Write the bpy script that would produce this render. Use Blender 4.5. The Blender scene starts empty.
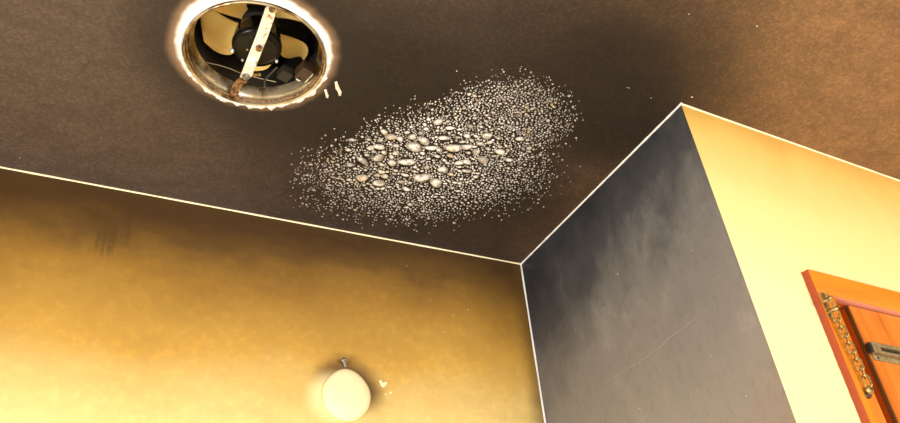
import bpy, bmesh, math, random
from mathutils import Vector, Matrix

# ------------------------------------------------------------------ camera
S = bpy.context.scene
COL = S.collection
CAM_Z = 1.55          # eye height; the ceiling is 1.00 m above the lens
CEIL = 2.55
F, CX, CY = 750.0, 450.0, 211.5
M = Matrix(((0.8949087084, -0.1981888468, -0.3998244422),
            (-0.4396061488, -0.5455530506, -0.7135252644),
            (-0.0767126949, 0.8143052560, -0.5753452115)))
cam_d = bpy.data.cameras.new('camera')
cam_d.sensor_width = 36.0
cam_d.lens = 36.0 * F / 900.0
cam_d.clip_start = 0.02
cam = bpy.data.objects.new('camera', cam_d)
COL.objects.link(cam)
cam.matrix_world = Matrix.Translation((0, 0, CAM_Z)) @ M.to_4x4()
S.camera = cam

# ------------------------------------------------------------------ light
S.view_settings.view_transform = 'Standard'
S.view_settings.look = 'None'
S.view_settings.gamma = 1.0
S.view_settings.exposure = 0.0
S.view_settings.use_curve_mapping = False
wd = bpy.data.worlds.new('daylight')
S.world = wd
wd.use_nodes = True
bg = wd.node_tree.nodes['Background']
bg.inputs[0].default_value = (0.80, 0.88, 1.0, 1)
bg.inputs[1].default_value = 1.0


def window_light(name, loc, target, sx, sy, power, color):
    d = bpy.data.lights.new(name, 'AREA')
    d.shape = 'RECTANGLE'
    d.size, d.size_y, d.energy, d.color = sx, sy, power, color
    o = bpy.data.objects.new(name, d)
    COL.objects.link(o)
    o.location = loc
    o.rotation_euler = (Vector(target) - Vector(loc)).to_track_quat('-Z', 'Y').to_euler()
    return o


# daylight standing in the two window openings
XL, YR, XR = -1.30, -2.3, 2.7
window_light('window_daylight_left', (XL + 0.01, 0.02, 1.18), (3, 0.02, 1.18), 1.2, 1.1, 60, (1.0, 0.98, 0.95))
window_light('window_daylight_rear', (1.1, YR + 0.01, 1.40), (1.1, 3, 1.40), 1.7, 1.1, 98, (1.0, 0.98, 0.95))


# ------------------------------------------------------------------ pixel -> place
def ray(p):
    return M @ Vector((p[0] - CX, -(p[1] - CY), -F))


def on_ceiling(p, dz=0.0):
    r = ray(p)
    r = r / r.z * (CEIL - CAM_Z + dz)
    return Vector((r.x, r.y, CEIL + dz))


PA, PB, PC, PD = [on_ceiling(p) for p in ((0, 167), (521, 264), (681, 104), (900, 181))]


class Plane:
    """wall frame: s along the wall, n out into the room, z up"""
    def __init__(self, a, b, flip=1):
        self.o = Vector((a.x, a.y, 0))
        d = b - a
        self.u = Vector((d.x, d.y, 0)).normalized()
        self.n = Vector((self.u.y, -self.u.x, 0)) * flip

    def P(self, s, n, z):
        q = self.o + self.u * s + self.n * n
        return Vector((q.x, q.y, z))

    def hit(self, p, n=0.0):
        r = ray(p)
        c = Vector((0, 0, CAM_Z))
        t = (self.o + self.n * n - c).dot(self.n) / r.dot(self.n)
        q = c + r * t
        return (q - self.o).dot(self.u), q.z


WB = Plane(PA, PB)       # long yellow wall
WG = Plane(PB, PC)       # grey sooty side of the projecting corner
WF = Plane(PC, PD)       # cream wall with the door
if WG.n.x > 0:
    WG.n = -WG.n


# ------------------------------------------------------------------ shader helper
class V:
    """a shader value that can be added, multiplied, ... ; builds Math nodes"""
    nt = None

    def __init__(self, sock):
        self.s = sock

    @staticmethod
    def op(kind, *a, clamp=False):
        n = V.nt.nodes.new('ShaderNodeMath')
        n.operation = kind
        n.use_clamp = clamp
        for i, x in enumerate(a):
            if isinstance(x, V):
                V.nt.links.new(x.s, n.inputs[i])
            else:
                n.inputs[i].default_value = x
        return V(n.outputs[0])

    def __add__(a, b): return V.op('ADD', a, b)
    __radd__ = __add__
    def __sub__(a, b): return V.op('SUBTRACT', a, b)
    def __rsub__(a, b): return V.op('SUBTRACT', b, a)
    def __mul__(a, b): return V.op('MULTIPLY', a, b)
    __rmul__ = __mul__
    def __truediv__(a, b): return V.op('DIVIDE', a, b)


def smooth(v, a, b):
    n = V.nt.nodes.new('ShaderNodeMapRange')
    n.interpolation_type = 'SMOOTHSTEP'
    V.nt.links.new(v.s, n.inputs[0])
    n.inputs[1].default_value, n.inputs[2].default_value = a, b
    return V(n.outputs[0])


def hypot(a, b): return V.op('SQRT', a * a + b * b)
def vmax(a, b): return V.op('MAXIMUM', a, b)
def vmin(a, b): return V.op('MINIMUM', a, b)


def new_mat(name):
    m = bpy.data.materials.new(name)
    m.use_nodes = True
    V.nt = m.node_tree
    return m, m.node_tree.nodes['Principled BSDF']


def coords():
    t = V.nt.nodes.new('ShaderNodeTexCoord')
    s = V.nt.nodes.new('ShaderNodeSeparateXYZ')
    V.nt.links.new(t.outputs['Object'], s.inputs[0])
    return t.outputs['Object'], V(s.outputs[0]), V(s.outputs[1]), V(s.outputs[2])


def noise(vec, scale, detail=4, rough=0.55, stretch=None, dist=0.0):
    n = V.nt.nodes.new('ShaderNodeTexNoise')
    n.inputs['Scale'].default_value = scale
    n.inputs['Detail'].default_value = detail
    n.inputs['Roughness'].default_value = rough
    n.inputs['Distortion'].default_value = dist
    if stretch:
        mp = V.nt.nodes.new('ShaderNodeMapping')
        mp.inputs['Scale'].default_value = stretch[:3]
        if len(stretch) > 3:
            mp.inputs['Rotation'].default_value = stretch[3]
        V.nt.links.new(vec, mp.inputs[0])
        vec = mp.outputs[0]
    V.nt.links.new(vec, n.inputs['Vector'])
    return V(n.outputs['Fac'])


def mixc(f, a, b, kind='MIX'):
    n = V.nt.nodes.new('ShaderNodeMix')
    n.data_type = 'RGBA'
    n.blend_type = kind
    for sock, x in ((n.inputs[0], f), (n.inputs[6], a), (n.inputs[7], b)):
        if isinstance(x, V):
            V.nt.links.new(x.s, sock)
        elif isinstance(x, (int, float)):
            sock.default_value = x
        elif isinstance(x, tuple):
            sock.default_value = (*x, 1)
        else:
            V.nt.links.new(x, sock)
    return n.outputs[2]


def ramp(v, stops):
    n = V.nt.nodes.new('ShaderNodeValToRGB')
    e = n.color_ramp.elements
    while len(e) < len(stops):
        e.new(0.5)
    for k, (p, c) in zip(e, stops):
        k.position = p
        k.color = (*c, 1)
    V.nt.links.new(v.s, n.inputs[0])
    return n.outputs[0]


def finish(b, col, rough, bump=None, strength=0.2, dist=0.002, metal=0.0, spec=0.5):
    if isinstance(col, tuple):
        b.inputs['Base Color'].default_value = (*col, 1)
    else:
        V.nt.links.new(col, b.inputs['Base Color'])
    if isinstance(rough, V):
        V.nt.links.new(rough.s, b.inputs['Roughness'])
    else:
        b.inputs['Roughness'].default_value = rough
    b.inputs['Metallic'].default_value = metal
    b.inputs['Specular IOR Level'].default_value = spec
    if bump is not None:
        n = V.nt.nodes.new('ShaderNodeBump')
        n.inputs['Strength'].default_value = strength
        n.inputs['Distance'].default_value = dist
        V.nt.links.new(bump.s, n.inputs['Height'])
        V.nt.links.new(n.outputs[0], b.inputs['Normal'])


# fan hole on the ceiling
FX, FY, FR = 0.1667, 0.9358, 0.1235


def sooty_ceiling():
    m, b = new_mat('sooty_ceiling')
    o, x, y, z = coords()
    n1 = noise(o, 2.2, 5, 0.6)
    n2 = noise(o, 9, 5, 0.6, (1, 2.2, 1))
    n3 = noise(o, 190, 3, 0.7)
    n4 = noise(o, 46, 4, 0.65)
    # soot is thickest in a plume from the fan over the blisters to the corner
    px, py = x - 0.56, y - 1.06
    ax = px * 0.90 + py * 0.44
    ay = py * 0.90 - px * 0.44
    d1 = hypot(ax / 0.62, ay / 0.42)
    qx, qy = x - 0.80, y - 0.78
    d2 = hypot(qx / 0.42, qy / 0.36)
    d = vmin(d1, d2) + (n1 - 0.5) * 0.9 + (n2 - 0.5) * 0.22
    soot = 1.0 - smooth(d, 0.25, 1.30)
    side = smooth(x + (n1 - 0.5) * 0.25 - y * 0.30, 0.25, 0.95)   # base turns tan toward the right-hand side
    base = mixc(side, (0.092, 0.066, 0.050), (0.225, 0.128, 0.060))
    base = mixc(smooth(n2 * 0.6 + n4 * 0.4, 0.34, 0.68) * 0.40, base, (0.040, 0.027, 0.019))
    c = mixc(soot * 0.94, base, (0.012, 0.0088, 0.0066))
    c = mixc(smooth(n3, 0.42, 0.70) * 0.55, c, mixc(1.0, c, (2.1, 2.0, 1.95), 'MULTIPLY'))
    # clean ring that the lost fan cover had protected
    hx, hy = x - (FX - 0.004), y - (FY - 0.008)
    ang = noise(o, 14, 3, 0.6)
    r = hypot(hx, hy) + (ang - 0.5) * 0.020
    tan_ring = 1.0 - smooth(r, 0.1280, 0.1520)
    clean = 1.0 - smooth(r, 0.1270, 0.1360)
    dark_ring = smooth(r, 0.1340, 0.1520) * (1.0 - smooth(r, 0.1520, 0.25))
    c = mixc(dark_ring * 0.6, c, (0.022, 0.017, 0.014))
    c = mixc(tan_ring * 0.8, c, (0.36, 0.23, 0.14))
    c = mixc(clean, c, (0.93, 0.91, 0.90))
    bump = n4 * 0.7 + n3 * 0.25 + n2 * 1.0
    finish(b, c, 0.62, bump, 0.30, 0.004, spec=0.28)
    return m


CREAM = (0.90, 0.72, 0.31)


def golden_wall():
    m, b = new_mat('smoke_stained_yellow_paint')
    o, x, y, z = coords()
    n1 = noise(o, 2.6, 5, 0.6, (1, 1, 1.6))
    n2 = noise(o, 11, 6, 0.62, (1, 1, 1.7))
    n3 = noise(o, 60, 4, 0.6)
    depth = CEIL - z                                   # metres below the ceiling
    t = depth + (n1 - 0.5) * 0.20 + (n2 - 0.5) * 0.10 - 0.035 + smooth(x, 0.45, 0.90) * 0.05
    c = ramp(t * 1.6, [(0.00, (0.060, 0.029, 0.006)), (0.10, (0.115, 0.058, 0.011)), (0.26, (0.30, 0.158, 0.024)),
                      (0.48, (0.55, 0.32, 0.058)), (0.86, (0.88, 0.71, 0.30))])
    c = mixc(smooth(n2, 0.42, 0.70) * 0.32, c, mixc(1.0, c, (0.62, 0.55, 0.45), 'MULTIPLY'))
    c = mixc(smooth(n3, 0.45, 0.7) * 0.38, c, mixc(1.0, c, (1.3, 1.28, 1.2), 'MULTIPLY'))
    # darker brown toward the corner beside the grey wall
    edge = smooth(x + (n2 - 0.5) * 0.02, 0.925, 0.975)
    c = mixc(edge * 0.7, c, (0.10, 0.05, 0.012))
    # brown halo round the upper side of the pale disc and the clean crescent at its side
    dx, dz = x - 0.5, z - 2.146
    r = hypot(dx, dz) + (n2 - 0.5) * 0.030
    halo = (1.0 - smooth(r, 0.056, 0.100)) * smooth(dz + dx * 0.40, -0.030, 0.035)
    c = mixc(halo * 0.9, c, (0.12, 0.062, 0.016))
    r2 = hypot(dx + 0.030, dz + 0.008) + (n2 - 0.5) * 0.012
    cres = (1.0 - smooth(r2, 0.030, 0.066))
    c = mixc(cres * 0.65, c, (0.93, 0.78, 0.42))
    # wiped streaks under the ceiling at the left
    for k, (p0, p1) in enumerate((((101, 228), (95, 252)), ((107, 226), (101, 256)), ((113, 224), (107, 258)), ((117, 224), (111, 254)), ((130, 215), (127, 242)))):
        s0, z0 = WB.hit(p0)
        s1, z1 = WB.hit(p1)
        a, q = WB.P(s0, 0, z0), WB.P(s1, 0, z1)
        ux, uz = q.x - a.x, q.z - a.z
        L = math.hypot(ux, uz)
        ux, uz = ux / L, uz / L
        along = (x - a.x) * ux + (z - a.z) * uz
        off = (x - a.x) * uz - (z - a.z) * ux
        g = (1.0 - smooth(V.op('ABSOLUTE', off + (n2 - 0.5) * 0.006), 0.001, 0.0065)) * smooth(along, -0.006, 0.012) * (1.0 - smooth(along, L - 0.02, L + 0.01))
        c = mixc(g * smooth(n3, 0.25, 0.5) * 0.5, c, (0.07, 0.035, 0.010))
    finish(b, c, 0.50, n3 * 0.6 + n2, 0.22, 0.003, spec=0.35)
    return m


def grey_wall():
    m, b = new_mat('soot_grey_paint')
    o, x, y, z = coords()
    n1 = noise(o, 2.6, 5, 0.62)
    n2 = noise(o, 12, 6, 0.66, (1, 1.0, 0.7, (0.5, 0, 0)), 0.5)
    n3 = noise(o, 70, 4, 0.65, (1, 1.0, 0.5, (0.5, 0, 0)), 0.5)
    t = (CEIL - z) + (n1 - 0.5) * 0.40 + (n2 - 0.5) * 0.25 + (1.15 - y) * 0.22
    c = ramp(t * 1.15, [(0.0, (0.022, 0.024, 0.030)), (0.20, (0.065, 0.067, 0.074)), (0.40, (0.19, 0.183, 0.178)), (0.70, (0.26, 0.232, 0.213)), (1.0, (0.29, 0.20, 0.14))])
    c = mixc(smooth(n3, 0.48, 0.72) * 0.38, c, mixc(1.0, c, (0.66, 0.66, 0.67), 'MULTIPLY'))
    c = mixc(smooth(n2, 0.52, 0.75) * 0.35, c, mixc(1.0, c, (1.5, 1.5, 1.5), 'MULTIPLY'))
    finish(b, c, 0.42, n3 * 0.5 + n2, 0.28, 0.004, spec=0.4)
    return m


def cream_wall():
    m, b = new_mat('cream_yellow_paint')
    o, x, y, z = coords()
    n1 = noise(o, 3.0, 4, 0.55)
    n2 = noise(o, 14, 5, 0.6)
    n3 = noise(o, 80, 3, 0.6)
    t = (CEIL - z) + (n1 - 0.5) * 0.14 + (n2 - 0.5) * 0.05
    c = ramp(t * 2.2, [(0.0, (0.55, 0.31, 0.06)), (0.16, (0.74, 0.48, 0.13)), (0.45, (0.86, 0.66, 0.27)), (0.9, (0.90, 0.76, 0.40))])
    finish(b, c, 0.55, n3 * 0.5 + n2, 0.18, 0.003, spec=0.3)
    return m


def simple(name, col, rough, vary=0.25, scale=20, metal=0.0, bump=0.15, spec=0.5, dist=0.002):
    m, b = new_mat(name)
    o, x, y, z = coords()
    n = noise(o, scale, 4, 0.6)
    c = mixc(n * vary * 2, col, tuple(v * 0.45 for v in col))
    finish(b, c, rough, n, bump, dist, metal, spec)
    return m


def wood(name, light, dark, axis):
    m, b = new_mat(name)
    o, x, y, z = coords()
    st = (26, 26, 1.6) if axis == 'z' else (1.6, 26, 26)
    n = noise(o, 1.6, 6, 0.6, st, 0.6)
    n2 = noise(o, 6, 3, 0.5, (3, 3, 0.6) if axis == 'z' else (0.6, 3, 3))
    c = ramp(n * 0.65 + n2 * 0.35, [(0.30, dark), (0.55, light), (0.75, tuple(min(1, v * 1.25) for v in light))])
    finish(b, c, 0.30, n, 0.08, 0.001, spec=0.5)
    b.inputs['Coat Weight'].default_value = 0.15
    b.inputs['Coat Roughness'].default_value = 0.25
    return m


def worn_metal(name, a, c2, a_scale, rough, metal=0.9, lo=0.42, hi=0.62):
    m, b = new_mat(name)
    o, x, y, z = coords()
    n = noise(o, a_scale, 5, 0.62, None, 0.4)
    c = mixc(smooth(n, lo, hi), a, c2)
    finish(b, c, rough, n, 0.25, 0.001, metal)
    return m


def blister_paint():
    m, b = new_mat('blistered_paint')
    o, x, y, z = coords()
    i = V.nt.nodes.new('ShaderNodeObjectInfo')
    t = V.nt.nodes.new('ShaderNodeNewGeometry')
    n = V.nt.nodes.new('ShaderNodeTexNoise')
    n.inputs['Scale'].default_value = 85
    V.nt.links.new(t.outputs['Position'], n.inputs['Vector'])
    n2 = V.nt.nodes.new('ShaderNodeTexNoise')
    n2.inputs['Scale'].default_value = 30
    V.nt.links.new(t.outputs['Position'], n2.inputs['Vector'])
    k, k2 = V(n.outputs['Fac']), V(n2.outputs['Fac'])
    c = mixc(smooth(k, 0.40, 0.60), (0.84, 0.81, 0.76), (0.38, 0.345, 0.305))
    sx = V.nt.nodes.new('ShaderNodeSeparateXYZ')
    V.nt.links.new(t.outputs['Position'], sx.inputs[0])
    far = hypot((V(sx.outputs[0]) - 0.57) / 0.24, (V(sx.outputs[1]) - 1.06) / 0.26)      # outer blisters kept their soot film
    c = mixc(smooth(far, 0.45, 1.05) * 0.55, c, (0.13, 0.105, 0.085))
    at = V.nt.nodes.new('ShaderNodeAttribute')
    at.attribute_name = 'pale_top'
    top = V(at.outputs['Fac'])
    c = mixc((1.0 - smooth(top, 0.0, 0.75)) * 0.72, c, (0.070, 0.056, 0.045))     # skirts darker brown, tops stay pale
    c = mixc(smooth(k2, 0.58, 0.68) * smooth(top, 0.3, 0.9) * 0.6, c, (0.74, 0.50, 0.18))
    finish(b, c, 0.34, k, 0.3, 0.001, spec=0.6)
    return m


MT = dict(
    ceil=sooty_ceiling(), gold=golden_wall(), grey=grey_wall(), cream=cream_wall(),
    plain=simple('plain_wall_paint', (0.78, 0.66, 0.40), 0.6, 0.12, 4),
    floor=simple('floor_tile_tone', (0.62, 0.54, 0.44), 0.45, 0.15, 5),
    seam=simple('pale_seam_filler', (0.95, 0.84, 0.56), 0.5, 0.05, 30),
    seamw=simple('white_seam_filler', (0.90, 0.90, 0.90), 0.5, 0.08, 30),
    white=simple('white_gloss_paint', (0.85, 0.85, 0.82), 0.4, 0.05, 10),
    plaster=simple('bare_white_plaster', (0.93, 0.90, 0.86), 0.7, 0.10, 90, bump=0.5),
    chip=simple('cream_chipped_plaster', (0.86, 0.77, 0.64), 0.7, 0.15, 200),
    flake=simple('pale_fleck', (0.78, 0.70, 0.58), 0.6, 0.1, 200),
    disc=simple('pale_cream_disc', (0.93, 0.80, 0.46), 0.5, 0.05, 40),
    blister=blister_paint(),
    casing=wood('orange_varnished_wood', (0.72, 0.235, 0.018), (0.56, 0.14, 0.009), 'z'),
    head=wood('orange_varnished_wood_crosswise', (0.72, 0.235, 0.018), (0.56, 0.14, 0.009), 'x'),
    leaf=wood('warm_orange_door_wood', (0.66, 0.205, 0.026), (0.46, 0.095, 0.007), 'z'),
    edge=wood('deep_orange_leaf_edge', (0.42, 0.085, 0.008), (0.26, 0.038, 0.004), 'z'),
    pink=simple('pink_skylight_tint', (0.72, 0.30, 0.20), 0.5, 0.2, 60),  # pink stands for skylight reflected on the head underside
    streak=simple('dark_brown_seal', (0.13, 0.065, 0.02), 0.5, 0.3, 60),
    redw=wood('red_brown_edge_wood', (0.36, 0.055, 0.014), (0.24, 0.028, 0.007), 'z'),
    brass=worn_metal('tarnished_brass', (0.50, 0.37, 0.14), (0.10, 0.062, 0.022), 160, 0.40, 0.65),
    darkbrass=worn_metal('darkened_brass', (0.20, 0.12, 0.06), (0.05, 0.03, 0.02), 200, 0.45, 0.6),
    bolt=worn_metal('aged_bronze_grey', (0.33, 0.255, 0.135), (0.21, 0.155, 0.08), 120, 0.45, 0.4),
    black=simple('black_slot', (0.012, 0.010, 0.008), 0.6),
    motor=simple('black_motor_enamel', (0.007, 0.0065, 0.0055), 0.22, 0.2, 60, spec=0.22),
    soot=simple('soot_black_housing', (0.020, 0.016, 0.011), 0.65, 0.3, 30),
    sleeve=worn_metal('heat_stained_sheet_metal', (0.74, 0.64, 0.44), (0.15, 0.085, 0.022), 17, 0.26, 0.85, 0.40, 0.62),
    strap=worn_metal('heat_stained_strap', (0.95, 0.92, 0.84), (0.36, 0.18, 0.06), 40, 0.36, 0.30, 0.55, 0.68),
    blade=None, screw=worn_metal('bright_screw', (0.88, 0.87, 0.84), (0.45, 0.42, 0.38), 300, 0.3, 0.7),
    rust=worn_metal('rusted_bracket', (0.36, 0.19, 0.08), (0.08, 0.045, 0.025), 150, 0.55, 0.5),
    box=simple('scorched_box', (0.060, 0.034, 0.022), 0.4, 0.3, 120),
    tagm=simple('pale_green_tab', (0.62, 0.70, 0.60), 0.5, 0.1, 200),
    wire=simple('bare_wire', (0.30, 0.24, 0.15), 0.4, 0.2, 100, 0.4),
    cable=simple('black_cable', (0.03, 0.028, 0.025), 0.45),
    nail=worn_metal('grey_screw', (0.42, 0.42, 0.42), (0.10, 0.10, 0.10), 350, 0.35, 0.7),
)


def blade_mat():
    m, b = new_mat('amber_stained_plastic')
    o, x, y, z = coords()
    n = noise(o, 16, 4, 0.6)
    r = hypot(x, y)
    c = mixc(smooth(n, 0.35, 0.7), (0.98, 0.73, 0.27), (0.90, 0.58, 0.13))
    finish(b, c, 0.40, n, 0.05, 0.001)
    return m


MT['blade'] = blade_mat()


# ------------------------------------------------------------------ mesh helpers
def link(name, me, mat, parent=None):
    o = bpy.data.objects.new(name, me)
    if mat is not None and not me.materials:
        me.materials.append(MT[mat] if isinstance(mat, str) else mat)
    COL.objects.link(o)
    if parent is not None:
        o.parent = parent
    return o


def obj(name, bm, mat, parent=None, smooth_faces=False):
    bmesh.ops.recalc_face_normals(bm, faces=bm.faces[:])
    me = bpy.data.meshes.new(name)
    bm.to_mesh(me)
    bm.free()
    if smooth_faces:
        me.polygons.foreach_set('use_smooth', [True] * len(me.polygons))
        try:
            me.set_sharp_from_angle(angle=math.radians(42))
        except Exception:
            pass
    return link(name, me, mat, parent)


def empty(name, loc, parent=None):
    o = bpy.data.objects.new(name, None)
    o.empty_display_size = 0.05
    COL.objects.link(o)
    o.location = loc
    if parent:
        o.parent = parent
    return o


def tag(o, label=None, cat=None, group=None, kind=None):
    for k, v in (('label', label), ('category', cat), ('group', group), ('kind', kind)):
        if v:
            o[k] = v
    return o


def hexa(bm, pts):
    """box from 8 corners: 4 low (ccw) then 4 high"""
    v = [bm.verts.new(p) for p in pts]
    for f in ((0, 3, 2, 1), (4, 5, 6, 7), (0, 1, 5, 4), (1, 2, 6, 5), (2, 3, 7, 6), (3, 0, 4, 7)):
        bm.faces.new([v[i] for i in f])
    return v


def wbox(bm, pl, s0, s1, n0, n1, z0, z1, org=None, bevel=0.0):
    org = org or Vector((0, 0, 0))
    b2 = bmesh.new()
    q = [pl.P(s, n, z) - org for z in (z0, z1) for s, n in ((s0, n0), (s1, n0), (s1, n1), (s0, n1))]
    hexa(b2, q)
    if bevel:
        bmesh.ops.bevel(b2, geom=b2.edges[:], offset=bevel, segments=2, affect='EDGES', profile=0.5)
    me = bpy.data.meshes.new('t')
    b2.to_mesh(me)
    b2.free()
    bm.from_mesh(me)
    bpy.data.meshes.remove(me)


def prism(bm, poly, z0, z1, low=None):
    a = [bm.verts.new((p[0], p[1], z0)) for p in (low or poly)]
    b = [bm.verts.new((p[0], p[1], z1)) for p in poly]
    n = len(poly)
    for i in range(n):
        bm.faces.new((a[i], a[(i + 1) % n], b[(i + 1) % n], b[i]))
    bm.faces.new(a)
    bm.faces.new(b)


def box(bm, c, size, rot=None, bevel=0.0):
    b2 = bmesh.new()
    bmesh.ops.create_cube(b2, size=1.0)
    bmesh.ops.scale(b2, vec=size, verts=b2.verts)
    if bevel:
        bmesh.ops.bevel(b2, geom=b2.edges[:], offset=bevel, segments=2, affect='EDGES', profile=0.5)
    mt = Matrix.Translation(c) @ (rot.to_4x4() if rot else Matrix.Identity(4))
    bmesh.ops.transform(b2, matrix=mt, verts=b2.verts)
    me = bpy.data.meshes.new('t')
    b2.to_mesh(me)
    b2.free()
    bm.from_mesh(me)
    bpy.data.meshes.remove(me)


def lathe(bm, prof, seg=48, mt=None, closed=False, cap=False):
    """prof: list of (r, z)"""
    rings = []
    for r, z in prof:
        ring = []
        for k in range(seg):
            a = 2 * math.pi * k / seg
            p = Vector((r * math.cos(a), r * math.sin(a), z))
            ring.append(bm.verts.new(mt @ p if mt else p))
        rings.append(ring)
    pairs = list(zip(rings, rings[1:]))
    if closed:
        pairs.append((rings[-1], rings[0]))
    for a, b in pairs:
        for k in range(seg):
            bm.faces.new((a[k], a[(k + 1) % seg], b[(k + 1) % seg], b[k]))
    if cap:
        bm.faces.new(rings[0])
        bm.faces.new(rings[-1])


def tube(bm, pts, r, seg=8, closed=False):
    pts = [Vector(p) for p in pts]
    n = len(pts)
    rings = []
    up = Vector((0.31, 0.17, 0.93))
    for i in range(n):
        if closed:
            t = pts[(i + 1) % n] - pts[i - 1]
        else:
            t = pts[min(i + 1, n - 1)] - pts[max(i - 1, 0)]
        t.normalize()
        a = up - t * up.dot(t)
        if a.length < 1e-4:
            a = Vector((1, 0, 0)) - t * t.x
        a.normalize()
        up = a
        b = t.cross(a)
        rings.append([bm.verts.new(pts[i] + (a * math.cos(2 * math.pi * k / seg) + b * math.sin(2 * math.pi * k / seg)) * r) for k in range(seg)])
    rng = range(n if closed else n - 1)
    for i in rng:
        A, B = rings[i], rings[(i + 1) % n]
        for k in range(seg):
            bm.faces.new((A[k], A[(k + 1) % seg], B[(k + 1) % seg], B[k]))
    if not closed:
        bm.faces.new(rings[0])
        bm.faces.new(rings[-1])


def hexring(bm, c, axis_mat, r, h):
    pts = []
    for zz in (0, h):
        for k in range(6):
            a = math.pi / 3 * k
            pts.append(bm.verts.new(c + axis_mat @ Vector((r * math.cos(a), r * math.sin(a), zz))))
    for k in range(6):
        j = (k + 1) % 6
        bm.faces.new((pts[k], pts[j], pts[6 + j], pts[6 + k]))
    bm.faces.new(pts[:6])
    bm.faces.new(pts[6:])


rnd = random.Random(7)
T = 0.14

# ------------------------------------------------------------------ room shell
# floor
bm = bmesh.new()
box(bm, ((XL + XR) / 2, (YR + 1.6) / 2, -0.05), (XR - XL + 0.4, 1.6 - YR + 0.4, 0.10))
tag(obj('floor', bm, 'floor'), 'plain pale floor of the room', kind='structure')

# ceiling with a round hole
bm = bmesh.new()
x0, x1, y0, y1 = XL - T, XR + T, YR - T, 1.60
N = 96
hole, hole_up, outer, mid = [], [], [], []
for k in range(N):
    a = 2 * math.pi * k / N
    ca, sa = math.cos(a), math.sin(a)
    hr = FR + 0.0012 * math.sin(a * 7 + 1) + 0.0010 * math.sin(a * 17)
    hole.append(bm.verts.new((FX + hr * ca, FY + hr * sa, CEIL)))
    hole_up.append(bm.verts.new((FX + hr * ca, FY + hr * sa, CEIL + 0.012)))
    mid.append(bm.verts.new((FX + 0.30 * ca, FY + 0.30 * sa, CEIL)))
    t = min((x1 - FX) / ca if ca > 1e-6 else 1e9, (x0 - FX) / ca if ca < -1e-6 else 1e9,
            (y1 - FY) / sa if sa > 1e-6 else 1e9, (y0 - FY) / sa if sa < -1e-6 else 1e9)
    outer.append(bm.verts.new((FX + t * ca, FY + t * sa, CEIL)))
for k in range(N):
    j = (k + 1) % N
    bm.faces.new((hole[k], hole[j], mid[j], mid[k]))
    bm.faces.new((mid[k], mid[j], outer[j], outer[k]))
    bm.faces.new((hole_up[k], hole_up[j], hole[j], hole[k]))
ceiling = tag(obj('ceiling', bm, 'ceil'), 'soot-blackened ceiling with blistered paint and a round fan hole', kind='structure')

# the projecting corner is a little out of plumb: its edge runs sideways by LEAN per metre down
_s, _z = WF.hit((795.5, 420))
LEAN = _s / (CEIL - _z)


def on_grey(px, n=0.0, dz=0.0):
    s, z = WG.hit(px)
    return WG.P(s, n - LEAN * (CEIL - z) * s / sG, z + dz)


# long yellow wall, grey return, cream door wall
sB = (PB - PA).length
s_left = -(PA.x - XL) / WB.u.x - 0.05
bm = bmesh.new()
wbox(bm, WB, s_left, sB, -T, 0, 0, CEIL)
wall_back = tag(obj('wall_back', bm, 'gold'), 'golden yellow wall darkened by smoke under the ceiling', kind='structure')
sG = (Vector((PC.x, PC.y, 0)) - Vector((PB.x, PB.y, 0))).length
bm = bmesh.new()
NG = 30
gv = {}
for i in range(NG + 1):
    for j in range(NG + 1):
        z = CEIL * j / NG
        q = PB.lerp(PC + WF.u * LEAN * (CEIL - z), i / NG)
        gv[i, j] = bm.verts.new((q.x, q.y, z))
back = [bm.verts.new((PB.x + 0.06, PB.y, CEIL * j / NG)) for j in range(NG + 1)]
for i in range(NG):
    for j in range(NG):
        bm.faces.new((gv[i, j], gv[i + 1, j], gv[i + 1, j + 1], gv[i, j + 1]))
for j in range(NG):
    bm.faces.new((gv[0, j], gv[0, j + 1], back[j + 1], back[j]))
    bm.faces.new((gv[NG, j], back[j], back[j + 1], gv[NG, j + 1]))
bm.faces.new([gv[i, 0] for i in range(NG + 1)] + [back[0]])
bm.faces.new([gv[i, NG] for i in range(NG + 1)] + [back[NG]])
wall_side = tag(obj('wall_side', bm, 'grey'), 'grey soot-covered side of the projecting wall corner', kind='structure')

# door numbers in the frame of the cream wall
S0, S1 = 0.168, 0.2085          # casing outer / inner edge
ZT, ZH = 2.1925, 2.1445         # casing top, underside of head
OP0, OP1, OPZ = 0.190, 1.090, 2.160
LEAF0, LEAF1 = 0.2610, 1.045
LN = 0.0045                     # face of the leaf, behind the casing face
s_right = (XR - PC.x) / WF.u.x + 0.05
bm = bmesh.new()
prism(bm, [WF.P(0, 0, 0), WF.P(OP0, 0, 0), WF.P(OP0, -T, 0), WF.P(0.03, -T, 0)], 0, CEIL,
      [WF.P(LEAN * CEIL, 0, 0), WF.P(OP0, 0, 0), WF.P(OP0, -T, 0), WF.P(LEAN * CEIL + 0.03, -T, 0)])
wbox(bm, WF, OP1, s_right, -T, 0, 0, CEIL)
wbox(bm, WF, OP0, OP1, -T, 0, OPZ, CEIL)
wall_front = tag(obj('wall_front', bm, 'cream'), 'bright cream yellow wall around the wooden door', kind='structure')


def xy_wall(name, fixed, axis, a0, a1, hole, label):
    """plain wall with a window opening; axis 'x' = wall at x=fixed (outside towards -x)"""
    bm = bmesh.new()
    h0, h1, z0, z1 = hole
    for (p, q, zz0, zz1) in ((a0, h0, 0, CEIL), (h1, a1, 0, CEIL), (h0, h1, 0, z0), (h0, h1, z1, CEIL)):
        if q - p < 1e-4:
            continue
        if axis == 'x':
            box(bm, (fixed - T / 2, (p + q) / 2, (zz0 + zz1) / 2), (T, q - p, zz1 - zz0))
        else:
            box(bm, ((p + q) / 2, fixed - T / 2, (zz0 + zz1) / 2), (q - p, T, zz1 - zz0))
    return tag(obj(name, bm, 'plain'), label, kind='structure')


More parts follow.
